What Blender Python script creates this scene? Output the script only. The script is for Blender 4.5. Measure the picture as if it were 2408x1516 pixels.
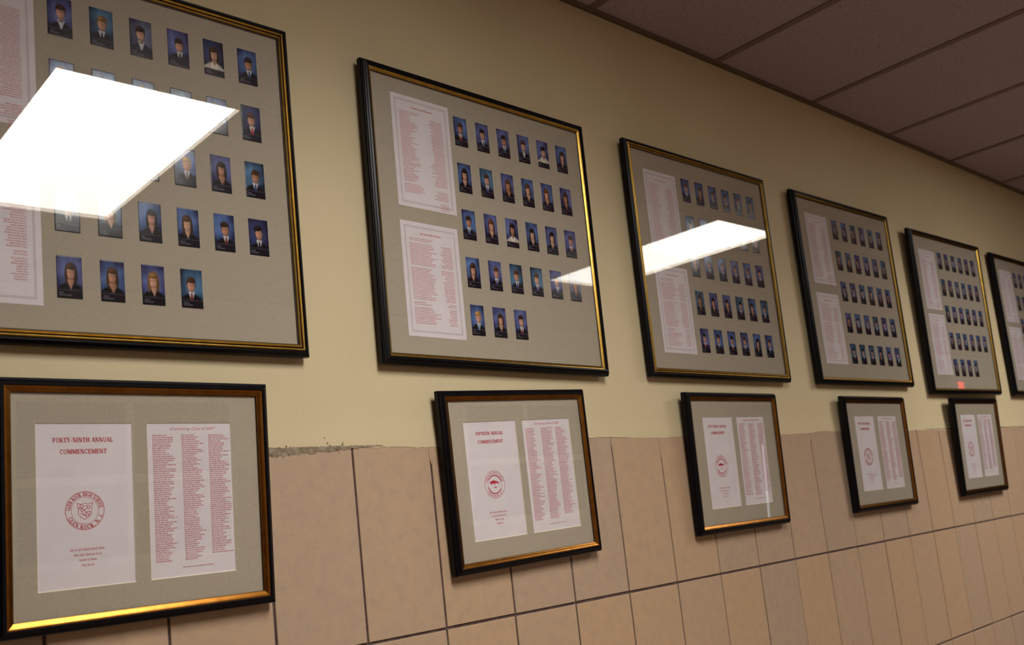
import bpy, math, random
import numpy as np
from mathutils import Matrix, Vector

for _o in list(bpy.data.objects):
    bpy.data.objects.remove(_o, do_unlink=True)
scene = bpy.context.scene
COL = scene.collection

# ------------------------------------------------------------------ camera
IMG_W, IMG_H = 2408, 1516
FOCAL_PX = 2189.39
YAW, PITCH, ROLL = 0.7281, 0.1403, -0.1041
CAM = Vector((-0.2877, -1.5537, 1.5))
fwd = Vector((math.sin(YAW) * math.cos(PITCH), math.cos(YAW) * math.cos(PITCH), math.sin(PITCH)))
right0 = Vector((math.cos(YAW), -math.sin(YAW), 0.0))
up0 = right0.cross(fwd)
right = math.cos(ROLL) * right0 + math.sin(ROLL) * up0
up = -math.sin(ROLL) * right0 + math.cos(ROLL) * up0
cam_data = bpy.data.cameras.new('camera')
cam_data.sensor_fit = 'HORIZONTAL'
cam_data.sensor_width = 36.0
cam_data.lens = FOCAL_PX / IMG_W * 36.0
cam_data.shift_x = 88.5 / IMG_W
cam_data.shift_y = 158.6 / IMG_W
cam_data.clip_start = 0.05
cam_data.dof.use_dof = True
cam_data.dof.focus_distance = 1.95
cam_data.dof.aperture_fstop = 5.0
cam = bpy.data.objects.new('camera', cam_data)
COL.objects.link(cam)
rot = Matrix((right, up, -fwd)).transposed()
cam.matrix_world = Matrix.Translation(CAM) @ rot.to_4x4()
scene.camera = cam

# ------------------------------------------------------------------ world / exposure
world = bpy.data.worlds.new('world')
scene.world = world
world.use_nodes = True
world.node_tree.nodes['Background'].inputs[0].default_value = (0.02, 0.02, 0.02, 1)
world.node_tree.nodes['Background'].inputs[1].default_value = 0.0
vs = scene.view_settings
vs.view_transform = 'Standard'
vs.look = 'None'
vs.gamma = 1.0
vs.use_curve_mapping = False
vs.exposure = 0.07
LAMP_POWER = 31.0         # watts of light per fitting
LAMP_SPREAD = 150.0       # prismatic lens: little light leaves near the horizontal
LENS_GLOW = 9.0
LAMP_COLOUR = (1.0, 0.945, 0.875, 1.0)

# ------------------------------------------------------------------ room constants (metres)
CEIL = 2.8905
DEPTH = 3.42            # corridor width, room is at y < 0
X0, X1 = -6.0, 20.0
TILE_W, TILE_X0 = 0.1974, 0.7557
ROW_Z = [1.6764, 1.2879, 0.8916, 0.4953, 0.1]
GRID_X0, GRID_W = 1.6699, 0.6096
LAMP_Y0, LAMP_Y1 = -1.081, -2.330
LAMPS_X = [(-2.73, -2.13), (0.543, 1.143), (3.814, 4.414)]

# ================================================================== helpers
def lin(c):
    c = c / 255.0
    return c / 12.92 if c <= 0.04045 else ((c + 0.055) / 1.055) ** 2.4

def rgb(r, g, b):
    return (lin(r), lin(g), lin(b), 1.0)

def new_mat(name, colour=(0.5, 0.5, 0.5, 1), rough=0.5, metal=0.0, spec=0.5):
    m = bpy.data.materials.new(name)
    m.use_nodes = True
    p = m.node_tree.nodes['Principled BSDF']
    p.inputs['Base Color'].default_value = colour
    p.inputs['Roughness'].default_value = rough
    p.inputs['Metallic'].default_value = metal
    p.inputs['Specular IOR Level'].default_value = spec
    return m

def N(m, kind, **kw):
    n = m.node_tree.nodes.new(kind)
    for k, v in kw.items():
        setattr(n, k, v)
    return n

def L(m, a, b):
    m.node_tree.links.new(a, b)

def P(m):
    return m.node_tree.nodes['Principled BSDF']

def noise(m, scale, detail=4.0, rough=0.55, coord='Object'):
    tc = N(m, 'ShaderNodeTexCoord')
    n = N(m, 'ShaderNodeTexNoise')
    n.inputs['Scale'].default_value = scale
    n.inputs['Detail'].default_value = detail
    n.inputs['Roughness'].default_value = rough
    L(m, tc.outputs[coord], n.inputs['Vector'])
    return n

def ramp(m, fac, stops):
    r = N(m, 'ShaderNodeValToRGB')
    e = r.color_ramp.elements
    while len(e) < len(stops):
        e.new(0.5)
    for el, (pos, c) in zip(e, stops):
        el.position = pos
        el.color = c
    L(m, fac, r.inputs['Fac'])
    return r

def bump(m, height, strength, dist=0.002):
    b = N(m, 'ShaderNodeBump')
    b.inputs['Strength'].default_value = strength
    b.inputs['Distance'].default_value = dist
    L(m, height, b.inputs['Height'])
    L(m, b.outputs['Normal'], P(m).inputs['Normal'])
    return b

class MB:
    """collects polygons, builds one mesh object"""
    def __init__(self):
        self.v, self.f, self.mi = [], [], []
    def poly(self, pts, mi=0):
        n = len(self.v)
        self.v += [tuple(p) for p in pts]
        self.f.append(tuple(range(n, n + len(pts))))
        self.mi.append(mi)
    def box(self, a, b, mi=0, bevel=0.0):
        x0, y0, z0 = (min(a[i], b[i]) for i in range(3))
        x1, y1, z1 = (max(a[i], b[i]) for i in range(3))
        n = len(self.v)
        self.v += [(x0, y0, z0), (x1, y0, z0), (x1, y1, z0), (x0, y1, z0),
                   (x0, y0, z1), (x1, y0, z1), (x1, y1, z1), (x0, y1, z1)]
        for q in ((0, 3, 2, 1), (4, 5, 6, 7), (0, 1, 5, 4), (1, 2, 6, 5), (2, 3, 7, 6), (3, 0, 4, 7)):
            self.f.append(tuple(n + i for i in q))
            self.mi.append(mi)
    def mesh(self, name, mats, smooth=False):
        me = bpy.data.meshes.new(name)
        me.from_pydata(self.v, [], self.f)
        for m in (mats if isinstance(mats, (list, tuple)) else [mats]):
            me.materials.append(m)
        me.polygons.foreach_set('material_index', self.mi)
        if smooth:
            me.polygons.foreach_set('use_smooth', [True] * len(me.polygons))
        me.update()
        return me
    def build(self, name, mats, parent=None, smooth=False):
        return link(name, self.mesh(name, mats, smooth), parent)

def link(name, me, parent=None):
    o = bpy.data.objects.new(name, me)
    COL.objects.link(o)
    if parent is not None:
        o.parent = parent
    return o

def tag(o, label=None, cat=None, group=None, kind=None):
    if label: o['label'] = label
    if cat: o['category'] = cat
    if group: o['group'] = group
    if kind: o['kind'] = kind
    return o

def chamfer_box(mb, a, b, c, face='-y', mi=0):
    """box whose room-facing side (-y or -z) has chamfered edges of size c"""
    x0, x1 = min(a[0], b[0]), max(a[0], b[0])
    y0, y1 = min(a[1], b[1]), max(a[1], b[1])
    z0, z1 = min(a[2], b[2]), max(a[2], b[2])
    if face == '-y':
        back = [(x0, y1, z0), (x1, y1, z0), (x1, y1, z1), (x0, y1, z1)]
        mid = [(x0, y0 + c, z0), (x1, y0 + c, z0), (x1, y0 + c, z1), (x0, y0 + c, z1)]
        top = [(x0 + c, y0, z0 + c), (x1 - c, y0, z0 + c), (x1 - c, y0, z1 - c), (x0 + c, y0, z1 - c)]
    else:
        back = [(x0, y0, z1), (x0, y1, z1), (x1, y1, z1), (x1, y0, z1)]
        mid = [(x0, y0, z0 + c), (x0, y1, z0 + c), (x1, y1, z0 + c), (x1, y0, z0 + c)]
        top = [(x0 + c, y0 + c, z0), (x0 + c, y1 - c, z0), (x1 - c, y1 - c, z0), (x1 - c, y0 + c, z0)]
    n = len(mb.v)
    mb.v += back + mid + top
    for i in range(4):
        j = (i + 1) % 4
        mb.f.append((n + i, n + j, n + 4 + j, n + 4 + i)); mb.mi.append(mi)
        mb.f.append((n + 4 + i, n + 4 + j, n + 8 + j, n + 8 + i)); mb.mi.append(mi)
    mb.f.append((n + 8, n + 9, n + 10, n + 11)); mb.mi.append(mi)
    mb.f.append((n + 3, n + 2, n + 1, n)); mb.mi.append(mi)

# ================================================================== materials
M = {}
# painted plaster
m = new_mat('cream_paint', rgb(216, 200, 150), 0.55, spec=0.3)
n1 = noise(m, 2.2, 3)
r = ramp(m, n1.outputs['Fac'], [(0.3, rgb(219, 204, 167)), (0.7, rgb(213, 197, 159))])
L(m, r.outputs['Color'], P(m).inputs['Base Color'])
n2 = noise(m, 160, 3)
bump(m, n2.outputs['Fac'], 0.25, 0.0015)
M['paint'] = m

# glazed structural tile, each tile a slightly different tan
m = new_mat('tan_tile', rgb(196, 160, 124), 0.42, spec=0.4)
oi = N(m, 'ShaderNodeObjectInfo')
tc = N(m, 'ShaderNodeTexCoord')
vadd = N(m, 'ShaderNodeVectorMath', operation='ADD')
L(m, tc.outputs['Object'], vadd.inputs[0]); L(m, oi.outputs['Location'], vadd.inputs[1])
nz = N(m, 'ShaderNodeTexNoise'); nz.inputs['Scale'].default_value = 34; nz.inputs['Detail'].default_value = 9; nz.inputs['Roughness'].default_value = 0.72
L(m, vadd.outputs['Vector'], nz.inputs['Vector'])
r = ramp(m, nz.outputs['Fac'], [(0.30, rgb(182, 155, 130)), (0.5, rgb(192, 165, 138)), (0.70, rgb(202, 169, 134))])
hsv = N(m, 'ShaderNodeHueSaturation')
mr = N(m, 'ShaderNodeMapRange'); mr.inputs['To Min'].default_value = 0.92; mr.inputs['To Max'].default_value = 1.05
L(m, oi.outputs['Random'], mr.inputs['Value']); L(m, mr.outputs['Result'], hsv.inputs['Value'])
mr2 = N(m, 'ShaderNodeMapRange'); mr2.inputs['To Min'].default_value = 0.88; mr2.inputs['To Max'].default_value = 1.08
L(m, oi.outputs['Random'], mr2.inputs['Value']); L(m, mr2.outputs['Result'], hsv.inputs['Saturation'])
L(m, r.outputs['Color'], hsv.inputs['Color']); L(m, hsv.outputs['Color'], P(m).inputs['Base Color'])
nb = N(m, 'ShaderNodeTexNoise'); nb.inputs['Scale'].default_value = 90; nb.inputs['Detail'].default_value = 2
L(m, vadd.outputs['Vector'], nb.inputs['Vector'])
bump(m, nb.outputs['Fac'], 0.12, 0.001)
M['tile'] = m

m = new_mat('grey_grout', rgb(92, 78, 76), 0.9, spec=0.1)
n1 = noise(m, 70, 4)
r = ramp(m, n1.outputs['Fac'], [(0.3, rgb(78, 62, 62)), (0.7, rgb(112, 98, 94))])
L(m, r.outputs['Color'], P(m).inputs['Base Color'])
M['grout'] = m
m = new_mat('mortar_smear', rgb(146, 132, 108), 0.9, spec=0.1)
n1 = noise(m, 90, 5)
r = ramp(m, n1.outputs['Fac'], [(0.3, rgb(110, 98, 78)), (0.55, rgb(152, 138, 116)), (0.75, rgb(178, 168, 156))])
L(m, r.outputs['Color'], P(m).inputs['Base Color'])
M['smear'] = m
M['chip'] = new_mat('dark_chip', rgb(92, 78, 56), 0.9, spec=0.1)

# wainscot beyond the built tiles: same bond as a procedural brick pattern
def tile_pattern(name):
    m = new_mat(name, rgb(196, 160, 124), 0.45)
    tc = N(m, 'ShaderNodeTexCoord')
    mp = N(m, 'ShaderNodeMapping')
    mp.inputs['Location'].default_value = (-TILE_X0, 0, 0)
    mp.inputs['Rotation'].default_value = (math.radians(90), 0, 0)
    br = N(m, 'ShaderNodeTexBrick')
    br.offset = 0.0
    br.inputs['Color1'].default_value = rgb(191, 164, 137)
    br.inputs['Color2'].default_value = rgb(184, 156, 128)
    br.inputs['Mortar'].default_value = rgb(92, 78, 76)
    br.inputs['Scale'].default_value = 1.0
    br.inputs['Mortar Size'].default_value = 0.003
    br.inputs['Brick Width'].default_value = TILE_W
    br.inputs['Row Height'].default_value = 0.3963
    L(m, tc.outputs['Object'], mp.inputs['Vector']); L(m, mp.outputs['Vector'], br.inputs['Vector'])
    L(m, br.outputs['Color'], P(m).inputs['Base Color'])
    return m
M['tile_pattern'] = tile_pattern('tan_tile_pattern')

# acoustic ceiling board
m = new_mat('ceiling_board', rgb(205, 186, 176), 0.95, spec=0.1)
n1 = noise(m, 130, 3, 0.6)
r = ramp(m, n1.outputs['Fac'], [(0.30, rgb(112, 96, 92)), (0.40, rgb(178, 162, 166)), (0.75, rgb(188, 172, 175))])
L(m, r.outputs['Color'], P(m).inputs['Base Color'])
bump(m, n1.outputs['Fac'], 0.5, 0.003)
M['ceiling'] = m
M['tbar'] = new_mat('ceiling_grid_metal', rgb(128, 106, 92), 0.6)
M['wall_angle'] = new_mat('dark_wall_angle', rgb(104, 86, 74), 0.6)

m = new_mat('floor_terrazzo', rgb(150, 118, 96), 0.4)
n1 = noise(m, 60, 5)
r = ramp(m, n1.outputs['Fac'], [(0.35, rgb(84, 70, 66)), (0.5, rgb(112, 94, 88)), (0.66, rgb(136, 118, 110))])
L(m, r.outputs['Color'], P(m).inputs['Base Color'])
M['floor'] = m
M['rubber'] = new_mat('dark_rubber', rgb(52, 44, 40), 0.6)

m = new_mat('black_lacquer', rgb(7, 7, 13), 0.32, spec=0.18)
n1 = noise(m, 40, 2)
r = ramp(m, n1.outputs['Fac'], [(0.3, rgb(6, 6, 11)), (0.7, rgb(10, 10, 17))])
L(m, r.outputs['Color'], P(m).inputs['Base Color'])
M['black'] = m
m = new_mat('gold_leaf', rgb(160, 118, 48), 0.34, metal=1.0)
n1 = noise(m, 55, 3)
r = ramp(m, n1.outputs['Fac'], [(0.3, rgb(172, 136, 58)), (0.7, rgb(196, 160, 78))])
L(m, r.outputs['Color'], P(m).inputs['Base Color'])
M['gold'] = m
m = new_mat('antique_gold', rgb(196, 134, 44), 0.3, metal=1.0)
n1 = noise(m, 55, 3)
r = ramp(m, n1.outputs['Fac'], [(0.3, rgb(136, 88, 34)), (0.7, rgb(160, 108, 46))])
L(m, r.outputs['Color'], P(m).inputs['Base Color'])
M['gold2'] = m
M['lip'] = new_mat('dark_gold_groove', rgb(46, 28, 10), 0.6, metal=0.3)

m = new_mat('mat_board', rgb(186, 172, 152), 0.9, spec=0.15)
n1 = noise(m, 240, 2)
r = ramp(m, n1.outputs['Fac'], [(0.3, rgb(182, 170, 155)), (0.7, rgb(189, 178, 162))])
L(m, r.outputs['Color'], P(m).inputs['Base Color'])
M['mat'] = m
M['bevel'] = new_mat('white_mat_core', rgb(236, 228, 214), 0.9, spec=0.1)
m = new_mat('paper', rgb(226, 216, 218), 0.7, spec=0.25)
n1 = noise(m, 30, 2)
r = ramp(m, n1.outputs['Fac'], [(0.3, rgb(235, 226, 234)), (0.7, rgb(240, 232, 238))])
L(m, r.outputs['Color'], P(m).inputs['Base Color'])
M['paper'] = m
M['ink'] = new_mat('red_ink', rgb(200, 48, 70), 0.7, spec=0.2)
M['ink_light'] = new_mat('faded_red_ink', rgb(212, 132, 143), 0.7, spec=0.2)
M['ink_grey'] = new_mat('faint_border_ink', rgb(176, 158, 164), 0.7, spec=0.2)
M['backing'] = new_mat('kraft_backing', rgb(120, 92, 62), 0.9)
M['felt'] = new_mat('felt_pad', rgb(40, 36, 32), 0.95)

# glossy photographic print, picture held in a colour attribute
m = new_mat('photo_print', (0.1, 0.1, 0.1, 1), 0.15, spec=0.4)
at = N(m, 'ShaderNodeAttribute'); at.attribute_name = 'print'
L(m, at.outputs['Color'], P(m).inputs['Base Color'])
M['photo'] = m

# clear glazing: mirror reflection by Fresnel, the rest passes straight through
m = bpy.data.materials.new('clear_glass'); m.use_nodes = True
nt = m.node_tree; nt.nodes.clear()
out = N(m, 'ShaderNodeOutputMaterial'); mix = N(m, 'ShaderNodeMixShader')
tr = N(m, 'ShaderNodeBsdfTransparent'); gl = N(m, 'ShaderNodeBsdfGlossy')
tr.inputs['Color'].default_value = (0.985, 0.99, 0.985, 1)
gl.inputs['Roughness'].default_value = 0.0
geo = N(m, 'ShaderNodeNewGeometry'); fr = N(m, 'ShaderNodeFresnel')
ior = N(m, 'ShaderNodeMapRange')
ior.inputs['To Min'].default_value = 1.5; ior.inputs['To Max'].default_value = 1 / 1.5
L(m, geo.outputs['Backfacing'], ior.inputs['Value']); L(m, ior.outputs['Result'], fr.inputs['IOR'])
L(m, fr.outputs['Fac'], mix.inputs['Fac']); L(m, tr.outputs[0], mix.inputs[1]); L(m, gl.outputs[0], mix.inputs[2])
L(m, mix.outputs[0], out.inputs['Surface'])
M['glass'] = m

M['white_metal'] = new_mat('white_enamel', rgb(225, 220, 208), 0.4)
M['door_wood'] = new_mat('door_wood', rgb(150, 104, 66), 0.45)
M['pale_frame'] = new_mat('pale_window_frame', rgb(214, 204, 186), 0.5)
M['dark_pane'] = new_mat('dark_window_pane', rgb(96, 88, 84), 0.12)

def emission(name, colour, strength):
    m = bpy.data.materials.new(name); m.use_nodes = True
    m.node_tree.nodes.clear()
    o = N(m, 'ShaderNodeOutputMaterial'); e = N(m, 'ShaderNodeEmission')
    e.inputs['Color'].default_value = colour; e.inputs['Strength'].default_value = strength
    L(m, e.outputs[0], o.inputs['Surface'])
    return m, e
M['lens'] = emission('troffer_lens', LAMP_COLOUR, LENS_GLOW)[0]
M['exit_red'] = emission('exit_letters', (1.0, 0.06, 0.03, 1), 5.0)[0]
M['streak'] = emission('streak_glow', (0.95, 0.97, 1.0, 1), 2.2)[0]  # emission added for the mirrored streak, no daylight behind the door

# ================================================================== structure
# --- left wall: plaster above, structural tile below
mb = MB()
mb.box((X0, 0.0012, ROW_Z[0]), (X1, 0.14, CEIL + 0.25))
mb.box((X0, 0.03, 0.0), (X1, 0.14, ROW_Z[0]))
wall = mb.build('wall_left', M['paint'])
tag(wall, 'cream painted plaster corridor wall above tan tile wainscot', kind='structure')
KT0, KT1 = -9, 31
xa, xb = TILE_X0 + KT0 * TILE_W, TILE_X0 + KT1 * TILE_W
mb = MB(); mb.box((xa, 0.0035, 0.1), (xb, 0.0299, ROW_Z[0])); mb.build('grout_bed', M['grout'], wall)
mb = MB()
mb.box((X0, 0.0, 0.1), (xa, 0.0299, ROW_Z[0])); mb.box((xb, 0.0, 0.1), (X1, 0.0299, ROW_Z[0]))
mb.build('tile_wainscot', M['tile_pattern'], wall)
rnd = random.Random(4)
tile_mesh = {}
GV, GH = 0.0048, 0.0060
for ri in range(4):
    zt, zb = ROW_Z[ri], ROW_Z[ri + 1]
    h = (zt - zb) - (GH if ri else GH / 2)
    mb = MB()
    chamfer_box(mb, (-TILE_W / 2 + GV / 2, -0.0, -h / 2), (TILE_W / 2 - GV / 2, 0.03, h / 2), 0.0012)
    me = mb.mesh('tile', M['tile'])
    zc = zb + GH / 2 + h / 2
    for k in range(KT0, KT1):
        o = link('tile', me, wall)
        o.location = (TILE_X0 + (k + 0.5) * TILE_W + rnd.uniform(-.0004, .0004),
                      rnd.uniform(-0.0002, 0.0005), zc + rnd.uniform(-.0005, .0005))
# ragged lower edge of the wall paint, running down on to the tiles
mb = MB()
rnd = random.Random(11)
x, prev = -1.0, 0.0
pts = []
while x < 6.6:
    amp = 0.0045 if (x < 0.9 or x > 3.4) else 0.003
    drift = 0.003 * math.sin(x * 5.1) + 0.0022 * math.sin(x * 17 + 1)
    pts.append((x, ROW_Z[0] - 0.0035 + drift + rnd.uniform(-amp, amp) * 0.55))
    x += rnd.uniform(0.006, 0.022)
for (xa_, za_), (xb_, zb_) in zip(pts[:-1], pts[1:]):
    mb.poly([(xa_, -0.0006, za_), (xb_, -0.0006, zb_), (xb_, -0.0005, ROW_Z[0] + 0.006), (xa_, -0.0005, ROW_Z[0] + 0.006)])
    mb.poly([(xa_, -0.0005, ROW_Z[0] + 0.006), (xb_, -0.0005, ROW_Z[0] + 0.006), (xb_, 0.0013, ROW_Z[0] + 0.05), (xa_, 0.0013, ROW_Z[0] + 0.05)])
    mb.poly([(xa_, 0.0005, za_), (xb_, 0.0005, zb_), (xb_, -0.0006, zb_), (xa_, -0.0006, za_)])
mb.build('paint_edge', M['paint'], wall)
# mortar smear under the paint line between the two nearest lower frames
def smear(x0_, x1_, t0_, t1_, seed, name='mortar_smear', mat='smear', y=-0.0009, zoff=0.0):
    q = random.Random(seed); mb = MB(); n_ = 46
    top, bot = [], []
    for i in range(n_ + 1):
        f = i / n_; x_ = x0_ + (x1_ - x0_) * f
        t = t0_ + (t1_ - t0_) * f
        base = ROW_Z[0] - 0.001 + zoff
        top.append((x_, base + q.uniform(-.0012, .0016)))
        bot.append((x_, base - t * q.uniform(0.75, 1.2)))
    for i in range(n_):
        mb.poly([(bot[i][0], y, bot[i][1]), (bot[i + 1][0], y, bot[i + 1][1]), (top[i + 1][0], y, top[i + 1][1]), (top[i][0], y, top[i][1])])
    return mb.build(name, M[mat], wall)
smear(0.50, 0.60, 0.016, 0.017, 2)
smear(0.60, 0.79, 0.016, 0.004, 3)
smear(0.79, 0.83, 0.004, 0.002, 5)
smear(3.40, 3.66, 0.002, 0.003, 6)
smear(4.02, 4.6, 0.002, 0.003, 7)
q = random.Random(8)
for (x_, z_, s_) in [(0.607, 0.0015, .0022), (0.693, 0.016, .0014), (0.699, 0.006, .0022), (0.703, 0.001, .0018), (0.721, -0.008, .0026),
                     (0.724, -0.013, .0016), (0.733, 0.002, .0024), (0.735, 0.006, .0012), (0.615, 0.0, .0015), (0.688, 0.033, .0008)]:
    mb = MB()
    ring = []
    for i in range(7):
        a_ = i / 7 * 2 * math.pi
        rr = s_ * q.uniform(0.4, 1.0)
        ring.append((x_ + rr * math.cos(a_), -0.0014, ROW_Z[0] + z_ + rr * 1.3 * math.sin(a_)))
    mb.poly(ring[::-1])
    mb.build('paint_chip', M['chip'], wall)
# joints whose tops are packed with tile-coloured filler
for k, hgt in ((1, 0.034), (4, 0.016), (5, 0.052), (9, 0.022), (10, 0.05), (12, 0.03)):
    xj = TILE_X0 + k * TILE_W
    mb = MB()
    w_ = GV / 2 + 0.0006
    mb.poly([(xj - w_, -0.0003, ROW_Z[0] - hgt), (xj, -0.0003, ROW_Z[0] - hgt - 0.012), (xj + w_, -0.0003, ROW_Z[0] - hgt + .004),
             (xj + w_, -0.0003, ROW_Z[0]), (xj - w_, -0.0003, ROW_Z[0])])
    mb.build('joint_filler', M['tile'], wall)
mb = MB(); mb.box((X0, -0.012, 0.0), (X1, 0.03, 0.1)); tag(mb.build('baseboard_left', M['rubber']), kind='structure')

# --- opposite wall, end walls, floor
mb = MB(); mb.box((X0, -DEPTH - 0.14, 1.6764), (X1, -DEPTH, CEIL + 0.25)); wr = mb.build('wall_right', M['paint'])
tag(wr, 'cream painted wall across the corridor, seen only in the glass', kind='structure')
mb = MB(); mb.box((X0, -DEPTH - 0.14, 0.1), (X1, -DEPTH + 0.003, 1.6764)); mb.build('tile_wainscot', M['tile_pattern'], wr)
mb = MB(); mb.box((X0, -DEPTH - 0.14, 0.0), (X1, -DEPTH + 0.012, 0.1)); tag(mb.build('baseboard_right', M['rubber']), kind='structure')
mb = MB(); mb.box((X1, -DEPTH - 0.14, 0.0), (X1 + 0.14, 0.14, CEIL + 0.25)); tag(mb.build('wall_far', M['paint']), kind='structure')
mb = MB(); mb.box((X0 - 0.14, -DEPTH - 0.14, 0.0), (X0, 0.14, CEIL + 0.25)); tag(mb.build('wall_near', M['paint']), kind='structure')
mb = MB(); mb.box((X0 - 0.14, -DEPTH - 0.14, -0.1), (X1 + 0.14, 0.14, 0.0)); tag(mb.build('floor', M['floor']), kind='structure')

# --- suspended ceiling
XC0, XC1 = GRID_X0 - 6 * GRID_W, GRID_X0 + 9 * GRID_W
mb = MB()
mb.box((X0, -DEPTH, CEIL + 0.1), (X1, 0.0, CEIL + 0.2))
mb.box((X0, -DEPTH, CEIL + 0.004), (XC0, 0.0, CEIL + 0.1))
mb.box((XC1, -DEPTH, CEIL + 0.004), (X1, 0.0, CEIL + 0.1))
ceil = mb.build('ceiling', M['ceiling'])
tag(ceil, 'suspended ceiling of speckled acoustic boards in a brown grid', kind='structure')
TB = 0.028
def ceil_tile(x0_, x1_, y0_, y1_, q=random.Random(21)):
    mb = MB()
    w_, d_ = x1_ - x0_ - 0.012, abs(y1_ - y0_) - 0.012
    chamfer_box(mb, (-w_ / 2, -d_ / 2, 0), (w_ / 2, d_ / 2, 0.016), 0.003, '-z')
    o = mb.build('ceiling_tile', M['ceiling'], ceil)
    o.location = ((x0_ + x1_) / 2, (y0_ + y1_) / 2, CEIL + 0.0015 + q.uniform(0, .0012))
    return o
def tbar(a, b):
    mb = MB()
    mb.box(a, b); return mb.build('grid_bar', M['tbar'], ceil)
ks = list(range(-6, 10))
for k0, k1 in zip(ks[:-1], ks[1:]):
    xa_, xb_ = GRID_X0 + k0 * GRID_W, GRID_X0 + k1 * GRID_W
    ceil_tile(xa_, xb_, -0.006, LAMP_Y0)
    ceil_tile(xa_, xb_, LAMP_Y1, -DEPTH + 0.006)
for k in ks:
    xk = GRID_X0 + k * GRID_W
    tbar((xk - TB / 2, -0.006, CEIL - 0.001), (xk + TB / 2, LAMP_Y0 + TB / 2, CEIL + 0.0012))
    tbar((xk - TB / 2, LAMP_Y1 - TB / 2, CEIL - 0.001), (xk + TB / 2, -DEPTH + 0.006, CEIL + 0.0012))
for yk in (LAMP_Y0, LAMP_Y1):
    tbar((XC0, yk - TB / 2, CEIL - 0.0016), (XC1, yk + TB / 2, CEIL + 0.0012))
# middle row: boards between the light fittings
segs = [(XC0, LAMPS_X[1][0], 4), (LAMPS_X[1][1], LAMPS_X[2][0], 4), (LAMPS_X[2][1], XC1, 4)]
segs[0] = (XC0, LAMPS_X[1][0], 4)
for a_, b_, n_ in segs:
    for i in range(n_):
        xa_, xb_ = a_ + (b_ - a_) * i / n_, a_ + (b_ - a_) * (i + 1) / n_
        if xa_ <= -2.73 + 0.3 and xb_ >= -2.4:
            continue
        ceil_tile(xa_, xb_, LAMP_Y0, LAMP_Y1)
        tbar((xa_ - TB / 2, LAMP_Y1 + TB / 2, CEIL - 0.001), (xa_ + TB / 2, LAMP_Y0 - TB / 2, CEIL + 0.0012))
mb = MB()
mb.box((X0, -0.020, CEIL - 0.0022), (X1, 0.0, CEIL + 0.0005)); mb.box((X0, -0.0018, CEIL - 0.0022), (X1, 0.0012, CEIL + 0.02))
tag(mb.build('trim_1', M['wall_angle']), 'dark metal angle where ceiling meets the wall', kind='structure')
mb = MB(); mb.box((X0, -DEPTH, CEIL - 0.0022), (X1, -DEPTH + 0.02, CEIL + 0.0005))
tag(mb.build('trim_2', M['wall_angle']), kind='structure')

# --- fluorescent fittings (show as bright reflections in the glass)
for (xa_, xb_), lab in zip(LAMPS_X, ('recessed fluorescent ceiling light behind the photographer',
                                     'recessed fluorescent ceiling light mirrored in the nearest portrait board',
                                     'recessed fluorescent ceiling light mirrored in the second and third portrait boards')):
    t = bpy.data.objects.new('ceiling_light', None); COL.objects.link(t)
    t.location = ((xa_ + xb_) / 2, (LAMP_Y0 + LAMP_Y1) / 2, CEIL)
    tag(t, lab, 'ceiling light', 'fluorescent ceiling lights')
    w_, d_ = (xb_ - xa_) / 2, (LAMP_Y0 - LAMP_Y1) / 2
    mb = MB(); e_ = .012; rc = .022
    mb.box((-w_, -d_, 0.0), (-w_ + e_, d_, rc)); mb.box((w_ - e_, -d_, 0.0), (w_, d_, rc))
    mb.box((-w_ + e_, -d_, 0.0), (w_ - e_, -d_ + e_, rc)); mb.box((-w_ + e_, d_ - e_, 0.0), (w_ - e_, d_, rc))
    mb.box((-w_, -d_, rc), (w_, d_, rc + .05))
    mb.build('housing', M['white_metal'], t)
    mb = MB(); mb.box((-w_ + e_, -d_ + e_, rc - .006), (w_ - e_, d_ - e_, rc - .0005)); mb.build('lens', M['lens'], t)
    ld = bpy.data.lights.new('lamp_light', 'AREA'); ld.shape = 'RECTANGLE'
    ld.size, ld.size_y = 2 * (w_ - e_) - .004, 2 * (d_ - e_) - .004
    ld.energy = LAMP_POWER; ld.color = LAMP_COLOUR[:3]; ld.spread = math.radians(LAMP_SPREAD)
    lo = bpy.data.objects.new('lamp_light', ld); COL.objects.link(lo); lo.parent = t
    lo.location = (0, 0, rc - .0075)

# --- openings in the opposite wall (only their reflections show)
def window(name, x0_, x1_, z0_, z1_, cols, rows, label):
    mb = MB(); y_ = -DEPTH + 0.003; fw = 0.045
    mb.box((x0_, y_, z0_), (x1_, y_ + 0.012, z1_))
    o = mb.build(name, M['pale_frame']); tag(o, label, kind='structure')
    for i in range(cols):
        for j in range(rows):
            a_ = x0_ + fw + (x1_ - x0_ - fw) / cols * i; b_ = x0_ + (x1_ - x0_ - fw) / cols * (i + 1)
            c_ = z0_ + fw + (z1_ - z0_ - fw) / rows * j; d_ = z0_ + (z1_ - z0_ - fw) / rows * (j + 1)
            mb = MB(); mb.box((a_, y_ + 0.012, c_), (b_, y_ + 0.0145, d_)); mb.build('pane', M['dark_pane'], o)
window('window_1', 0.40, 2.20, 1.18, 2.07, 3, 2, 'pale framed window across the corridor, mirrored in the nearest lower frame')
window('window_2', 3.92, 5.16, 1.32, 2.21, 2, 2, 'pale framed window across the corridor, mirrored in the second lower frame')
mb = MB(); yd = -DEPTH + 0.003
mb.box((7.15, yd, 0.0), (8.15, yd + 0.03, 2.12)); dr = mb.build('door_1', M['door_wood']); tag(dr, 'wooden classroom door with a narrow added glowing strip', kind='structure')
mb = MB(); mb.box((7.635, yd + .03, 1.05), (7.655, yd + .034, 1.74)); mb.build('glow_strip', M['streak'], dr)  # self-lit strip, added to give the upright streak in a lower frame's glass
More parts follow.
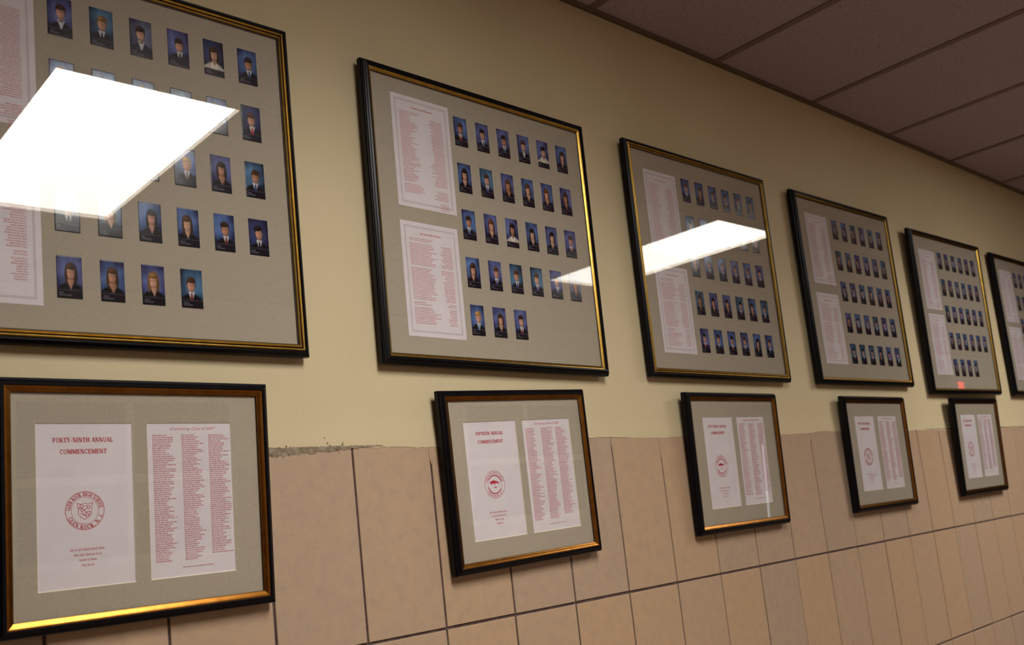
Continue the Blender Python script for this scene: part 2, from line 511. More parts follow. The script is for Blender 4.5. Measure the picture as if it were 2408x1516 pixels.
mb = MB(); mb.box((8.02, yd + .03, 1.0), (8.06, yd + .08, 1.03)); mb.box((7.92, yd + .07, 1.0), (8.06, yd + .085, 1.025)); mb.build('door_handle', M['white_metal'], dr)

# ================================================================== lettering (flat print)
TK, TN = 0.23, 0.105          # thick and thin stroke
def arc(cx, cy, rx_, ry_, a0, a1, n_=9):
    return [(cx + rx_ * math.cos(math.radians(a0 + (a1 - a0) * i / n_)), cy + ry_ * math.sin(math.radians(a0 + (a1 - a0) * i / n_))) for i in range(n_ + 1)]
GLYPH = {   # letter: (width, [(points, thickness)], [serif x, y])
    'A': (.82, [([(.06, 0), (.40, 1)], TN), ([(.40, 1), (.72, 0)], TK), ([(.17, .34), (.60, .34)], TN)], [(.06, 0), (.72, 0)]),
    'C': (.78, [(arc(.42, .5, .33, .45, 45, 315), .15), ([(.68, .70), (.68, .98)], TN)], []),
    'D': (.84, [([(.18, 0), (.18, 1)], TK), ([(.1, .96), (.40, .96)] + arc(.40, .5, .34, .46, 90, -90) + [(.1, .04)], .12)], []),
    'E': (.74, [([(.18, 0), (.18, 1)], TK), ([(.05, .96), (.64, .96)], TN), ([(.18, .5), (.5, .5)], TN), ([(.05, .04), (.68, .04)], TN),
                ([(.63, .72), (.63, 1)], TN), ([(.67, 0), (.67, .28)], TN), ([(.5, .38), (.5, .62)], TN)], []),
    'F': (.70, [([(.18, 0), (.18, 1)], TK), ([(.05, .96), (.64, .96)], TN), ([(.18, .5), (.5, .5)], TN), ([(.63, .70), (.63, 1)], TN),
                ([(.5, .38), (.5, .62)], TN)], [(.18, 0)]),
    'G': (.84, [(arc(.42, .5, .33, .45, 45, 330), .15), ([(.68, .05), (.68, .45)], .17), ([(.5, .45), (.78, .45)], TN)], []),
    'H': (.90, [([(.2, 0), (.2, 1)], TK), ([(.7, 0), (.7, 1)], TK), ([(.2, .5), (.7, .5)], TN)], [(.2, 0), (.2, 1), (.7, 0), (.7, 1)]),
    'I': (.44, [([(.22, 0), (.22, 1)], TK)], [(.22, 0), (.22, 1)]),
    'J': (.56, [([(.36, 1), (.36, .2)] + arc(.22, .2, .14, .18, 0, -170, 5), .17)], [(.36, 1)]),
    'K': (.86, [([(.2, 0), (.2, 1)], TK), ([(.25, .42), (.66, .98)], TN), ([(.36, .56), (.72, 0)], TK)], [(.2, 0), (.2, 1), (.68, 1), (.72, 0)]),
    'L': (.72, [([(.2, 0), (.2, 1)], TK), ([(.05, .04), (.64, .04)], TN), ([(.63, 0), (.63, .3)], TN)], [(.2, 1)]),
    'M': (1.06, [([(.14, 0), (.16, 1)], TN), ([(.18, 1), (.52, .08)], TK), ([(.52, .08), (.84, 1)], TN), ([(.88, 0), (.88, 1)], TK)], [(.14, 0), (.16, 1), (.88, 0), (.88, 1)]),
    'N': (.90, [([(.16, 0), (.16, 1)], TN), ([(.18, 1), (.72, 0)], TK), ([(.74, 0), (.74, 1)], TN)], [(.16, 0), (.14, 1), (.74, 1)]),
    'O': (.86, [(arc(.43, .5, .32, .44, 0, 360, 18), .15)], []),
    'R': (.84, [([(.18, 0), (.18, 1)], TK), ([(.1, .96), (.42, .96)] + arc(.42, .73, .22, .23, 90, -90) + [(.18, .5)], .11), ([(.42, .5), (.70, 0)], TK)], [(.18, 0), (.72, 0)]),
    'S': (.66, [(arc(.33, .74, .22, .22, 30, 270, 8) + arc(.33, .26, .24, .24, 90, -150, 8), .15)], []),
    'T': (.78, [([(.39, 0), (.39, 1)], TK), ([(.06, .96), (.72, .96)], TN), ([(.07, .72), (.07, 1)], TN), ([(.71, .72), (.71, 1)], TN)], [(.39, 0)]),
    'U': (.88, [([(.2, 1), (.2, .32)] + arc(.45, .32, .25, .28, 180, 360, 8) + [(.70, 1)], .15)], [(.2, 1), (.70, 1)]),
    'X': (.82, [([(.1, 1), (.70, 0)], TK), ([(.1, 0), (.70, 1)], TN)], []),
    'Y': (.82, [([(.1, 1), (.41, .46)], TK), ([(.41, .46), (.72, 1)], TN), ([(.41, 0), (.41, .48)], TK)], [(.41, 0), (.1, 1), (.72, 1)]),
    '-': (.46, [([(.08, .36), (.38, .36)], .13)], []),
    '.': (.30, [([(.10, .06), (.22, .06)], .14)], []),
    ',': (.30, [([(.16, .12), (.08, -.14)], .12)], []),
    ' ': (.42, [], []),
}
def stroke(mb, pts, th, T, y, mi=0):
    """polyline of width th as quads; T maps glyph (x,z) to the sheet"""
    for (x0_, z0_), (x1_, z1_) in zip(pts[:-1], pts[1:]):
        dx, dz = x1_ - x0_, z1_ - z0_
        l_ = math.hypot(dx, dz) or 1e-6
        nx, nz_ = -dz / l_ * th / 2, dx / l_ * th / 2
        ex, ez = dx / l_ * th * 0.12, dz / l_ * th * 0.12
        c = [(x0_ + nx - ex, z0_ + nz_ - ez), (x0_ - nx - ex, z0_ - nz_ - ez), (x1_ - nx + ex, z1_ - nz_ + ez), (x1_ + nx + ex, z1_ + nz_ + ez)]
        q_ = [T(a_, b_) for a_, b_ in c]
        mb.poly([(a_, y, b_) for a_, b_ in q_], mi)
def text_width(s, track=0.04):
    return sum(GLYPH[c][0] + track for c in s) - track
def glyph(mb, c, T, y, mi=0):
    for pts, th in GLYPH[c][1]:
        stroke(mb, pts, th, T, y, mi)
    for sx_, sz in GLYPH[c][2]:
        stroke(mb, [(sx_ - .17, abs(sz - .035)), (sx_ + .17, abs(sz - .035))], .07, T, y, mi)
def text(mb, s, cx, z, width, height, y, mi=0):
    k = width / text_width(s)
    x_ = cx - width / 2
    for c in s:
        glyph(mb, c, (lambda a_, b_, x_=x_: (x_ + a_ * k, z + b_ * height)), y, mi)
        x_ += (GLYPH[c][0] + .04) * k
def arc_text(mb, s, cx, cz, radius, height, a0, a1, y, inward=False, mi=0):
    """text along a circle from angle a0 to a1 (degrees); inward: reads along the bottom"""
    tw = text_width(s); x_ = 0.0
    for c in s:
        w_ = GLYPH[c][0]
        mid = x_ + w_ / 2
        a_ = math.radians(a0 + (a1 - a0) * mid / tw)
        k = abs(math.radians(a1 - a0)) * radius / tw
        def T(gx, gz, a_=a_, w_=w_, k=k):
            u_ = (gx - w_ / 2) * k
            v_ = (gz - .5) * height
            if inward:
                rr = radius - v_; tx, tz = -math.sin(a_), math.cos(a_)
            else:
                rr = radius + v_; tx, tz = math.sin(a_), -math.cos(a_)
            return (cx + rr * math.cos(a_) + u_ * tx, cz + rr * math.sin(a_) + u_ * tz)
        glyph(mb, c, T, y, mi)
        x_ += w_ + .04
def ring(mb, cx, cz, r_, th, y, n_=40, mi=0, a0=0, a1=360):
    for i in range(n_):
        p, q_ = math.radians(a0 + (a1 - a0) * i / n_), math.radians(a0 + (a1 - a0) * (i + 1) / n_)
        c = [(r_ - th / 2, p), (r_ + th / 2, p), (r_ + th / 2, q_), (r_ - th / 2, q_)]
        mb.poly([(cx + a_ * math.cos(b_), y, cz + a_ * math.sin(b_)) for a_, b_ in c], mi)
def marks(mb, x0_, z, length, xh, y, rng, right=False, fine=2, mi=0):
    """one line of print too small to read: word-sized runs of letter-like strokes"""
    cw = xh * 0.62
    x_ = 0.0; word = rng.randint(3, 8); cap = True
    items = []
    while x_ < length:
        if word == 0:
            x_ += cw * 0.75; word = rng.randint(2, 8); cap = True
            continue
        h_ = xh * (1.45 if (cap or rng.random() < .22) else 1.0)
        d_ = xh * .4 if (not cap and rng.random() < .07) else 0.0
        items.append((x_, h_, d_))
        x_ += cw; word -= 1; cap = False
    off = -x_ if right else 0.0
    for gx, h_, d_ in items:
        a_ = x0_ + off + gx
        if fine >= 2:
            s_ = cw * .24
            mb.poly([(a_, y, z - d_), (a_ + s_, y, z - d_), (a_ + s_, y, z + h_), (a_, y, z + h_)], mi)
            b_ = a_ + cw * .50
            mb.poly([(b_, y, z), (b_ + s_, y, z), (b_ + s_, y, z + xh * .95), (b_, y, z + xh * .95)], mi)
            c_ = z + (xh * .8 if rng.random() < .5 else xh * .05)
            mb.poly([(a_ + s_, y, c_), (b_, y, c_), (b_, y, c_ + xh * .2), (a_ + s_, y, c_ + xh * .2)], mi)
        else:
            mb.poly([(a_, y, z), (a_ + cw * .55, y, z), (a_ + cw * .55, y, z + h_ * .85), (a_, y, z + h_ * .85)], mi)
    return x_

def script_text(body, cx, z, width, height, y, material, parent, name):
    """slanted title set in the built-in font, flattened to a mesh"""
    cu = bpy.data.curves.new(name, 'FONT'); cu.body = body; cu.shear = 0.45; cu.size = 1.0; cu.space_word = 0.9
    cu.resolution_u = 3
    ob = bpy.data.objects.new(name, cu); COL.objects.link(ob)
    me = bpy.data.meshes.new_from_object(ob.evaluated_get(bpy.context.evaluated_depsgraph_get()))
    bpy.data.objects.remove(ob, do_unlink=True)
    n_ = len(me.vertices); co = np.empty(n_ * 3, np.float32); me.vertices.foreach_get('co', co); co = co.reshape(-1, 3)
    lo, hi = co.min(0), co.max(0)
    out_ = np.stack([cx - width / 2 + (co[:, 0] - lo[0]) / (hi[0] - lo[0]) * width, np.full(n_, y), z + co[:, 1] * height], 1)
    me.vertices.foreach_set('co', out_.astype(np.float32).ravel()); me.materials.clear(); me.materials.append(material); me.update()
    me.name = name
    return link(name, me, parent)

# ================================================================== portraits (procedural photographic prints)
def S(c):
    return np.array([lin(c[0]), lin(c[1]), lin(c[2])])
def portrait(nx, ny, kind, rng, band=True, bgk=None, hair=None, tie=None):
    """numpy picture (ny, nx, 3) linear: studio backdrop, bust, face, hair, clothes, caption band"""
    X, Y = np.meshgrid(np.linspace(0, 1, nx), np.linspace(0, 1, ny))     # Y down
    AX = 40.0 / 71.0
    def blend(img, mask, col):
        return img * (1 - mask[..., None]) + col * mask[..., None]
    def ell(cx, cy, rx_, ry_, soft=.22, p=2.0):
        d = (np.abs((X - cx) / rx_) ** p + np.abs((Y - cy) / ry_) ** p) ** (1 / p)
        return np.clip((1 - d) / soft + .5, 0, 1)
    hue = bgk if bgk is not None else rng.choice(['blue', 'blue', 'violet', 'teal'])
    c0, c1 = {'blue': ((112, 146, 212), (30, 38, 84)), 'violet': ((124, 136, 202), (38, 38, 86)), 'teal': ((102, 150, 194), (24, 40, 66)),
              'grey': ((128, 136, 170), (62, 62, 90)), 'dark': ((70, 84, 140), (26, 24, 50))}[hue]
    gx, gy = rng.uniform(.3, .7), rng.uniform(.28, .45)
    d = np.sqrt(((X - gx) / .62) ** 2 + ((Y - gy) / .42) ** 2)
    cloud = .5 + .25 * np.sin(7 * X + 5 * Y + rng.uniform(0, 6)) * np.sin(9 * Y - 4 * X + rng.uniform(0, 6))
    t = np.clip(1 - d * .85 + (cloud - .5) * .5, 0, 1)
    img = S(c1) * (1 - t[..., None]) + S(c0) * t[..., None]
    smoke = .5 + .5 * np.sin(13 * X + 6 * Y + rng.uniform(0, 6)) * np.sin(11 * Y - 8 * X + rng.uniform(0, 6))
    img = img * (.82 + .36 * smoke[..., None])
    fx, fy = .5 + rng.uniform(-.05, .07), .385 + rng.uniform(-.02, .025)
    skin = S(rng.choice([(234, 180, 158), (226, 168, 144), (238, 190, 168), (208, 150, 122)]))
    hc = S(hair or rng.choice([(34, 25, 22), (28, 21, 22), (56, 38, 28), (78, 52, 36), (92, 64, 42)]))
    suit = S(rng.choice([(20, 20, 34), (18, 18, 26), (28, 28, 38), (24, 22, 30)]))
    fem = kind in ('f', 'fw', 'fv')
    tilt = rng.uniform(-.03, .03)
    light = np.clip(1.12 - .75 * np.clip((X - fx + .10) / .34, 0, 1), .45, 1.15)[..., None]     # key light of the studio portrait
    hl = .75 + .9 * np.exp(-(((X - fx + .06) / .10) ** 2 + ((Y - fy + .15) / .035) ** 2))[..., None]   # sheen on the hair
    hcol = hc * hl * (.7 + .3 * light)
    def blendi(img, mask, col):
        return img * (1 - mask[..., None]) + col * mask[..., None]
    if fem:      # long hair behind
        ln = rng.uniform(.60, .72)
        img = blendi(img, ell(fx + tilt + .02, fy + .08, .245, .25 + (ln - .6) * .6, .30, 2.1), hcol)
    # shoulders
    sh = .585 + rng.uniform(-.015, .02)
    lean_ = rng.uniform(-.05, .05)
    slope = sh + .15 * np.clip(np.abs(X - fx) / .44, 0, 2) ** 1.5 + lean_ * (X - fx)
    body = np.clip((Y - slope) / .045 + .5, 0, 1)
    cloth = S((226, 218, 208)) if kind in ('fw', 'mw') else (S((17, 16, 23)) if fem else suit)
    fold = .8 + .45 * np.clip(np.sin(14 * (X - fx) * np.sign(X - fx + 1e-6) + 9 * Y), 0, 1)[..., None] * light
    img = blendi(img, body, cloth * fold)
    # neck
    img = blendi(img, ell(fx + .5 * tilt, fy + .18, .105, .12, .4, 3), skin * .62 * light)
    if kind in ('m', 'mb', 'mw'):
        if kind != 'mw':
            v = np.clip((.15 * np.clip((.84 - Y) / .26, 0, 1) - np.abs(X - fx - .01)) / .04 + .5, 0, 1) * np.clip((Y - .56) / .035, 0, 1)
            img = blendi(img, v, S((222, 222, 230)) * (.55 + .45 * light))
            if kind == 'm':
                tcol = S(tie or rng.choice([(40, 60, 130), (120, 26, 36), (30, 30, 44), (150, 34, 40), (60, 90, 150)]))
                img = blend(img, np.clip((.032 + .03 * (Y - .6) / .2 - np.abs(X - fx - .01)) / .025 + .5, 0, 1) * np.clip((Y - .605) / .02, 0, 1), tcol)
            else:
                img = blend(img, ell(fx + .01, .605, .09, .02, .5), S((14, 12, 16)))
            for s_ in (-1, 1):   # lapels
                lp = np.exp(-((np.abs(X - fx - .01) - (.15 * np.clip((.84 - Y) / .26, 0, 1) + .045)) / .02) ** 2) * (Y > .62) * ((X - fx) * s_ > 0)
                img = blend(img, np.clip(lp, 0, 1) * .35, suit * 2.2)
    elif kind in ('f', 'fv'):
        wv = .17 if kind == 'fv' else .12
        v = np.clip((wv * np.clip((.79 - Y) / .20, 0, 1) - np.abs(X - fx - .01)) / .04 + .5, 0, 1) * np.clip((Y - .53) / .03, 0, 1)
        img = blendi(img, v, skin * .8 * light)
    # head
    img = blendi(img, ell(fx + tilt, fy - .035, .215 if not fem else .235, .180 if not fem else .190, .3, 2.2), hcol)
    face = ell(fx + tilt, fy + .024, .158, .140, .34, 2.1)
    img = blendi(img, face, skin * light)
    img = blend(img, ell(fx + tilt - .055, fy + .045, .055, .035, 1.2) * .45, S((236, 150, 128)))
    img = blend(img, ell(fx + tilt - .035, fy - .045, .07, .03, 1.2) * .35, S((244, 200, 178)))
    for s_ in (-1, 1):
        img = blend(img, ell(fx + tilt + s_ * .066, fy + .008, .040, .017, 1.1) * .8, skin * .28)
        img = blend(img, ell(fx + tilt + s_ * .066, fy - .018, .050, .009, 1.0) * .55, hc * .8)
    img = blend(img, ell(fx + tilt + .020, fy + .045, .022, .035, 1.1) * .45, skin * .45)
    img = blend(img, ell(fx + tilt, fy + .088, .058, .014, .9) * .7, S((150, 60, 62)))
    img = blend(img, ell(fx + tilt, fy + .085, .034, .006, .9) * .45, S((226, 200, 190)))
    img = blend(img, ell(fx + tilt + .015, fy + .155, .12, .035, 1.2) * .5, skin * .22)
    # fringe
    part = rng.uniform(-.06, .06)
    fr_ = ell(fx + tilt + part, fy - .115, .19, .075, .4, 2.2)
    img = blendi(img, fr_ * np.clip((fy - .02 - Y) / .03, 0, 1), hcol)
    if fem:
        for s_ in (-1, 1):
            img = blendi(img, ell(fx + tilt + s_ * .195, fy + .10, .058, .18, .6, 2.0), hcol * (1.0 if s_ < 0 else .7))
    else:
        for s_ in (-1, 1):
            img = blendi(img, ell(fx + tilt + s_ * .165, fy + .02, .024, .036, .7) * .8, skin * .7 * light)
    if band:
        b0 = .805
        bm = np.clip((Y - b0) / .012, 0, 1)
        img = blend(img, bm, S((20, 16, 34)))
        img = blend(img, np.clip(1 - np.abs(Y - b0) / .014, 0, 1) * .8, S((86, 84, 112)))
        # caption too small to read: two runs of flecks
        for yy, x1_ in ((.875, rng.uniform(.26, .36)), (.925, rng.uniform(.42, .62))):
            fle = (np.sin(X * 70 + rng.uniform(0, 6)) * .5 + .5) * (np.abs(Y - yy) < .016) * (X > .08) * (X < x1_)
            img = blend(img, fle * .38, S((190, 186, 200)))
    return np.clip(img, 0.003, 1)

def photo_mesh(w, h, img):
    ny, nx, _ = img.shape
    xs = np.linspace(-w / 2, w / 2, nx); zs = np.linspace(h / 2, -h / 2, ny)
    Xg, Zg = np.meshgrid(xs, zs)
    co = np.stack([Xg, np.zeros_like(Xg), Zg], -1).reshape(-1, 3)
    idx = np.arange(nx * ny).reshape(ny, nx)
    f = np.stack([idx[1:, :-1], idx[1:, 1:], idx[:-1, 1:], idx[:-1, :-1]], -1).reshape(-1, 4)
    # card edge
    loop = np.concatenate([idx[0, :-1], idx[:-1, -1], idx[-1, :0:-1], idx[:0:-1, 0]])
    base = co[loop] + np.array([0, .0004, 0]); n0 = len(co)
    co = np.concatenate([co, base])
    j = np.arange(len(loop)); jn = (j + 1) % len(loop)
    side = np.stack([loop[j], loop[jn], n0 + jn, n0 + j], -1)
    f = np.concatenate([f, side])
    me = bpy.data.meshes.new('photograph')
    me.vertices.add(len(co)); me.vertices.foreach_set('co', co.astype(np.float32).ravel())
    me.loops.add(len(f) * 4); me.loops.foreach_set('vertex_index', f.astype(np.int32).ravel())
    me.polygons.add(len(f)); me.polygons.foreach_set('loop_start', (np.arange(len(f)) * 4).astype(np.int32))
    me.update(calc_edges=True)
    ca = me.color_attributes.new('print', 'FLOAT_COLOR', 'POINT')
    col = np.concatenate([img.reshape(-1, 3), np.full((len(loop), 3), .6)])
    ca.data.foreach_set('color', np.concatenate([col, np.ones((len(col), 1))], 1).astype(np.float32).ravel())
    me.materials.append(M['photo'])
    return me

# ================================================================== frames
# profiles: (distance from outer edge, height off the wall) in metres
PROF_BEAD = ([(0, .008), (0, .0200), (.0012, .0220), (.0030, .0240), (.0060, .0275), (.0090, .0275), (.0108, .0252)],
             [(.0108, .0252), (.0120, .0266), (.0134, .0270), (.0148, .0264), (.0156, .0250)],
             [(.0156, .0250), (.0160, .0226), (.0174, .0222), (.0180, .0244)],
             [(.0180, .0244), (.0190, .0256), (.0204, .0258), (.0218, .0250), (.0224, .0238)],
             [(.0224, .0238), (.0228, .0226), (.0242, .0224)])
PROF_SLOPE = ([(0, .008), (0, .0200), (.0014, .0222), (.0036, .0234), (.0042, .0266), (.0074, .0274), (.0080, .0292), (.0120, .0304), (.0152, .0300), (.0164, .0268)],
              [(.0164, .0268), (.0180, .0265), (.0198, .0255), (.0214, .0244), (.0230, .0232)],
              [(.0230, .0232), (.0242, .0224)])
PROF_SMALL = ([(0, .008), (0, .0195), (.0016, .0222), (.0040, .0234), (.0046, .0262), (.0080, .0290), (.0118, .0290), (.0134, .0274)],
              [(.0134, .0274), (.0156, .0270), (.0176, .0262), (.0196, .0251), (.0214, .0241), (.0230, .0234)],
              [(.0230, .0234), (.0238, .0224)])
def rails(root, w, h, prof, gold):
    """four mitred rails; the black moulding is the rail, its gilded beads hang on it as sub-parts"""
    def corner(s, d):
        return [(-w / 2 + s, -d, -h / 2 + s), (w / 2 - s, -d, -h / 2 + s), (w / 2 - s, -d, h / 2 - s), (-w / 2 + s, -d, h / 2 - s)]
    inner = prof[-1][-1][0]
    for side in range(4):
        a, b = side, (side + 1) % 4
        def strip(mb, pts):
            for (s0, d0), (s1, d1) in zip(pts[:-1], pts[1:]):
                c0, c1 = corner(s0, d0), corner(s1, d1)
                mb.poly([c0[a], c0[b], c1[b], c1[a]])
        mb = MB()
        strip(mb, prof[0])
        back = [prof[0][-1], (inner, prof[0][-1][1] - .008), (inner, .008), (0, .008)]   # closes the moulding behind the gilding
        strip(mb, back[0:1] + [(prof[0][-1][0], .019), (inner - .0004, .0185), (inner - .0004, .008), (0, .008)])
        for e_ in (a, b):       # mitre ends
            pts = [corner(s, d)[e_] for s, d in prof[0]] + [corner(prof[0][-1][0], .019)[e_], corner(inner, .0185)[e_], corner(inner, .008)[e_]]
            mb.poly(pts if e_ == b else pts[::-1])
        rail = mb.build('rail', M['black'], root)
        for i, seg in enumerate(prof[1:]):
            groove = (i % 2 == 1) if len(prof) == 5 else (i == 1)
            mb = MB(); strip(mb, seg)
            mb.build('gold_groove' if groove else 'gold_bead', M['lip'] if groove else gold, rail)

def frame_root(name, x, z, lean, roll):
    t = bpy.data.objects.new(name, None); COL.objects.link(t)
    t.empty_display_size = 0.05
    return t
def place(t, x, z, h, lean, roll):
    lean, roll = math.radians(lean), math.radians(roll)
    Rx = Matrix.Rotation(lean, 4, 'X'); Ry = Matrix.Rotation(-roll, 4, 'Y')
    t.matrix_world = Matrix.Translation((x, 0, z - h / 2)) @ Rx @ Matrix.Translation((0, 0, h / 2)) @ Ry
MAT_D, GLASS_D = .0195, .0212
def common(root, w, h, inset=.0236):
    mb = MB(); mb.box((-w / 2 + .004, -.0160, -h / 2 + .004), (w / 2 - .004, -.0082, h / 2 - .004)); mb.build('backing_board', M['backing'], root)
    a, b = w / 2 - inset + .002, h / 2 - inset + .002
    mb = MB(); mb.box((-a, -GLASS_D - .001, -b), (a, -GLASS_D, b)); mb.build('glass_pane', M['glass'], root)
    for s_ in (-1, 1):
        mb = MB(); x_ = s_ * (w / 2 - .03); mb.box((x_ - .008, -.0084, -h / 2 + .004), (x_ + .008, 0.0, -h / 2 + .02)); mb.build('felt_bumper', M['felt'], root)

def big_paper(root, x0_, x1_, z1_, z0_, rng, second, fine):
    y = -MAT_D - .0005
    mb = MB(); mb.box((x0_, -MAT_D, z0_), (x1_, y, z1_))
    pap = mb.build('paper', M['paper'], root)
    w = x1_ - x0_; yt = y - .00012
    mb = MB(); e_ = .0105
    for e_ in (.0100, .0122):
        t_ = .0007
        mb.poly([(x0_ + e_, yt, z0_ + e_), (x1_ - e_, yt, z0_ + e_), (x1_ - e_, yt, z0_ + e_ + t_), (x0_ + e_, yt, z0_ + e_ + t_)])
        mb.poly([(x0_ + e_, yt, z1_ - e_ - t_), (x1_ - e_, yt, z1_ - e_ - t_), (x1_ - e_, yt, z1_ - e_), (x0_ + e_, yt, z1_ - e_)])
        mb.poly([(x0_ + e_, yt, z0_ + e_), (x0_ + e_ + t_, yt, z0_ + e_), (x0_ + e_ + t_, yt, z1_ - e_), (x0_ + e_, yt, z1_ - e_)])
        mb.poly([(x1_ - e_ - t_, yt, z0_ + e_), (x1_ - e_, yt, z0_ + e_), (x1_ - e_, yt, z1_ - e_), (x1_ - e_ - t_, yt, z1_ - e_)])
    mb.build('printed_border', M['ink_grey'], pap)
    mb = MB()
    marks(mb, x0_ + w * .33, z1_ - .0275, w * .36, .0030, yt, rng, fine=fine)
    mb.build('printed_heading', M['ink'], pap)
    mb = MB()
    pitch = .0043; xh = .0021
    def block(za, n_, lmin, lmax, rmin, rmax, ragged=True):
        for i in range(n_):
            z_ = za - i * pitch
            marks(mb, x0_ + .021, z_, rng.uniform(lmin, lmax) * w, xh, yt, rng, fine=fine)
            if rmax > 0:
                marks(mb, x1_ - .022, z_, rng.uniform(rmin, rmax) * w, xh, yt, rng, right=True, fine=fine)
        return za - n_ * pitch
    z_ = z1_ - .039
    if not second:
        z_ = block(z_, 2, .2, .35, 0, 0)
        z_ = block(z_, 37, .16, .30, .16, .26)
        z_ -= .004
        for i in range(5):
            marks(mb, x0_ + .021, z_ - i * pitch, rng.uniform(.26, .34) * w, xh, yt, rng, fine=fine)
            marks(mb, x1_ - .022, z_ - .006 - i * pitch, rng.uniform(.16, .24) * w, xh, yt, rng, right=True, fine=fine)
        for i in range(4):
            marks(mb, x1_ - .022, z_ - .034 - i * pitch, rng.uniform(.12, .16) * w, xh, yt, rng, right=True, fine=fine)
    else:
        z_ = block(z_, 2, .35, .42, 0, 0); z_ -= .003
        z_ = block(z_, 12, .34, .46, .14, .22); z_ -= .004
        z_ = block(z_, 17, .30, .42, .14, .22); z_ -= .004
        z_ = block(z_, 2, .18, .3, .12, .16); z_ -= .003
        block(z_, 9, .30, .46, .10, .16)
    mb.build('printed_lines', M['ink_light'], pap)

MIX = ['m', 'f', 'm', 'f', 'm', 'fv', 'f', 'm', 'mb']
def board(x, z, lean, roll, label, rows, col0, colw, rowz, papers, prof, gold, res, seed, spec=None, w=.7074, h=.6767, fine=1):
    root = frame_root('framed_portrait_board', x, z, lean, roll)
    tag(root, label, 'picture frame', 'large portrait boards along the upper wall')
    rails(root, w, h, prof, gold); common(root, w, h)
    mb = MB(); mb.box((-w / 2 + .006, -.0162, -h / 2 + .006), (w / 2 - .006, -MAT_D, h / 2 - .006)); mb.build('mat_board', M['mat'], root)
    rng = random.Random(seed)
    for i, (a, b, c, d) in enumerate(papers):
        big_paper(root, a, b, c, d, rng, i == 1, fine)
    pw, ph = .0405, .0715
    for j, n_ in enumerate(rows):
        for i in range(n_):
            kind, extra = rng.choice(MIX), {}
            if spec and (j, i) in spec:
                kind, extra = spec[(j, i)]
            img = portrait(res[0], res[1], kind, rng, True, **extra)
            o = link('photograph', photo_mesh(pw, ph, img), root)
            o.location = (col0 + i * colw + pw / 2, -MAT_D - .0005, rowz[j] - ph / 2)
    place(root, x, z, h, lean, roll)
    return root

LB, DB, BL, AU = (150, 112, 62), (58, 38, 26), (196, 152, 84), (112, 62, 36)
SPEC1 = {(0, 0): ('mb', dict(bgk='violet', hair=DB)), (0, 1): ('m', dict(bgk='teal', hair=LB, tie=(20, 20, 30))), (0, 2): ('mb', dict(bgk='grey', hair=DB)),
         (0, 3): ('m', dict(bgk='violet', tie=(24, 22, 30))), (0, 4): ('fw', dict(bgk='dark')), (0, 5): ('m', dict(bgk='blue', tie=(40, 56, 110))),
         (1, 0): ('f', dict(hair=BL)), (1, 1): ('f', dict()), (1, 2): ('f', dict(hair=LB)), (1, 3): ('m', dict()), (1, 4): ('f', dict(bgk='blue', hair=LB)),
         (1, 5): ('m', dict(bgk='dark', tie=(190, 40, 40))), (2, 0): ('m', dict()), (2, 1): ('f', dict()), (2, 2): ('f', dict(bgk='teal')),
         (2, 3): ('m', dict(bgk='blue', hair=BL, tie=(120, 90, 60))), (2, 4): ('fv', dict(bgk='violet', hair=DB)), (2, 5): ('m', dict(bgk='teal', tie=(40, 60, 120))),
         (3, 0): ('m', dict(bgk='teal', hair=DB)), (3, 1): ('f', dict(bgk='teal', hair=LB)), (3, 2): ('f', dict(bgk='blue')), (3, 3): ('f', dict(bgk='blue')),
         (3, 4): ('m', dict(bgk='blue', tie=(120, 24, 34))), (3, 5): ('m', dict(bgk='dark', tie=(16, 16, 22))),
         (4, 0): ('f', dict(bgk='violet')), (4, 1): ('fv', dict(bgk='blue')), (4, 2): ('f', dict(bgk='violet', hair=LB)), (4, 3): ('m', dict(bgk='teal', tie=(130, 24, 34)))}
SPEC2 = {(0, 0): ('m', dict(bgk='blue')), (0, 1): ('m', dict(bgk='violet', tie=(60, 90, 150))), (0, 2): ('m', dict(bgk='violet', tie=(50, 76, 130))), (0, 3): ('mb', dict(bgk='violet')),
         (0, 4): ('mw', dict(bgk='violet')), (0, 5): ('f', dict(bgk='blue')), (1, 0): ('fv', dict(bgk='blue')), (1, 1): ('m', dict(bgk='teal')), (1, 2): ('fv', dict(bgk='violet')),
         (1, 3): ('fv', dict(bgk='blue')), (1, 4): ('fv', dict(bgk='blue', hair=AU)), (1, 5): ('f', dict(bgk='violet', hair=DB)),
         (2, 0): ('m', dict(bgk='blue', tie=(70, 110, 170))), (2, 1): ('fv', dict(bgk='violet', hair=AU)), (2, 2): ('fw', dict(bgk='violet')), (2, 3): ('fv', dict(bgk='blue')),
         (2, 4): ('fv', dict(bgk='violet')), (2, 5): ('m', dict(bgk='violet')), (3, 0): ('f', dict(bgk='blue')), (3, 1): ('m', dict(bgk='violet', tie=(50, 50, 130))),
         (3, 2): ('m', dict(bgk='teal', tie=(40, 70, 140))), (3, 3): ('m', dict(bgk='teal')), (3, 4): ('m', dict(bgk='violet', tie=(50, 60, 140))), (3, 5): ('f', dict(bgk='grey')),
         (4, 0): ('m', dict(bgk='blue', hair=BL, tie=(110, 150, 200))), (4, 1): ('fv', dict(bgk='violet')), (4, 2): ('m', dict(bgk='violet', tie=(140, 24, 34)))}
ROWS = [.2630, .1490, .0360, -.0780, -.1900]
board(.3091, 2.1875, .41, -.15, 'large class portrait board nearest the camera, cut off by the left picture edge', (6, 6, 6, 6, 4),
      -.1110, .0704, [.2725, .1560, .0410, -.0735, -.1870], [(-.290, -.133, .275, .026), (-.290, -.1325, -.0055, -.274)],
      PROF_BEAD, M['gold'], (34, 60), 1, SPEC1, fine=2)
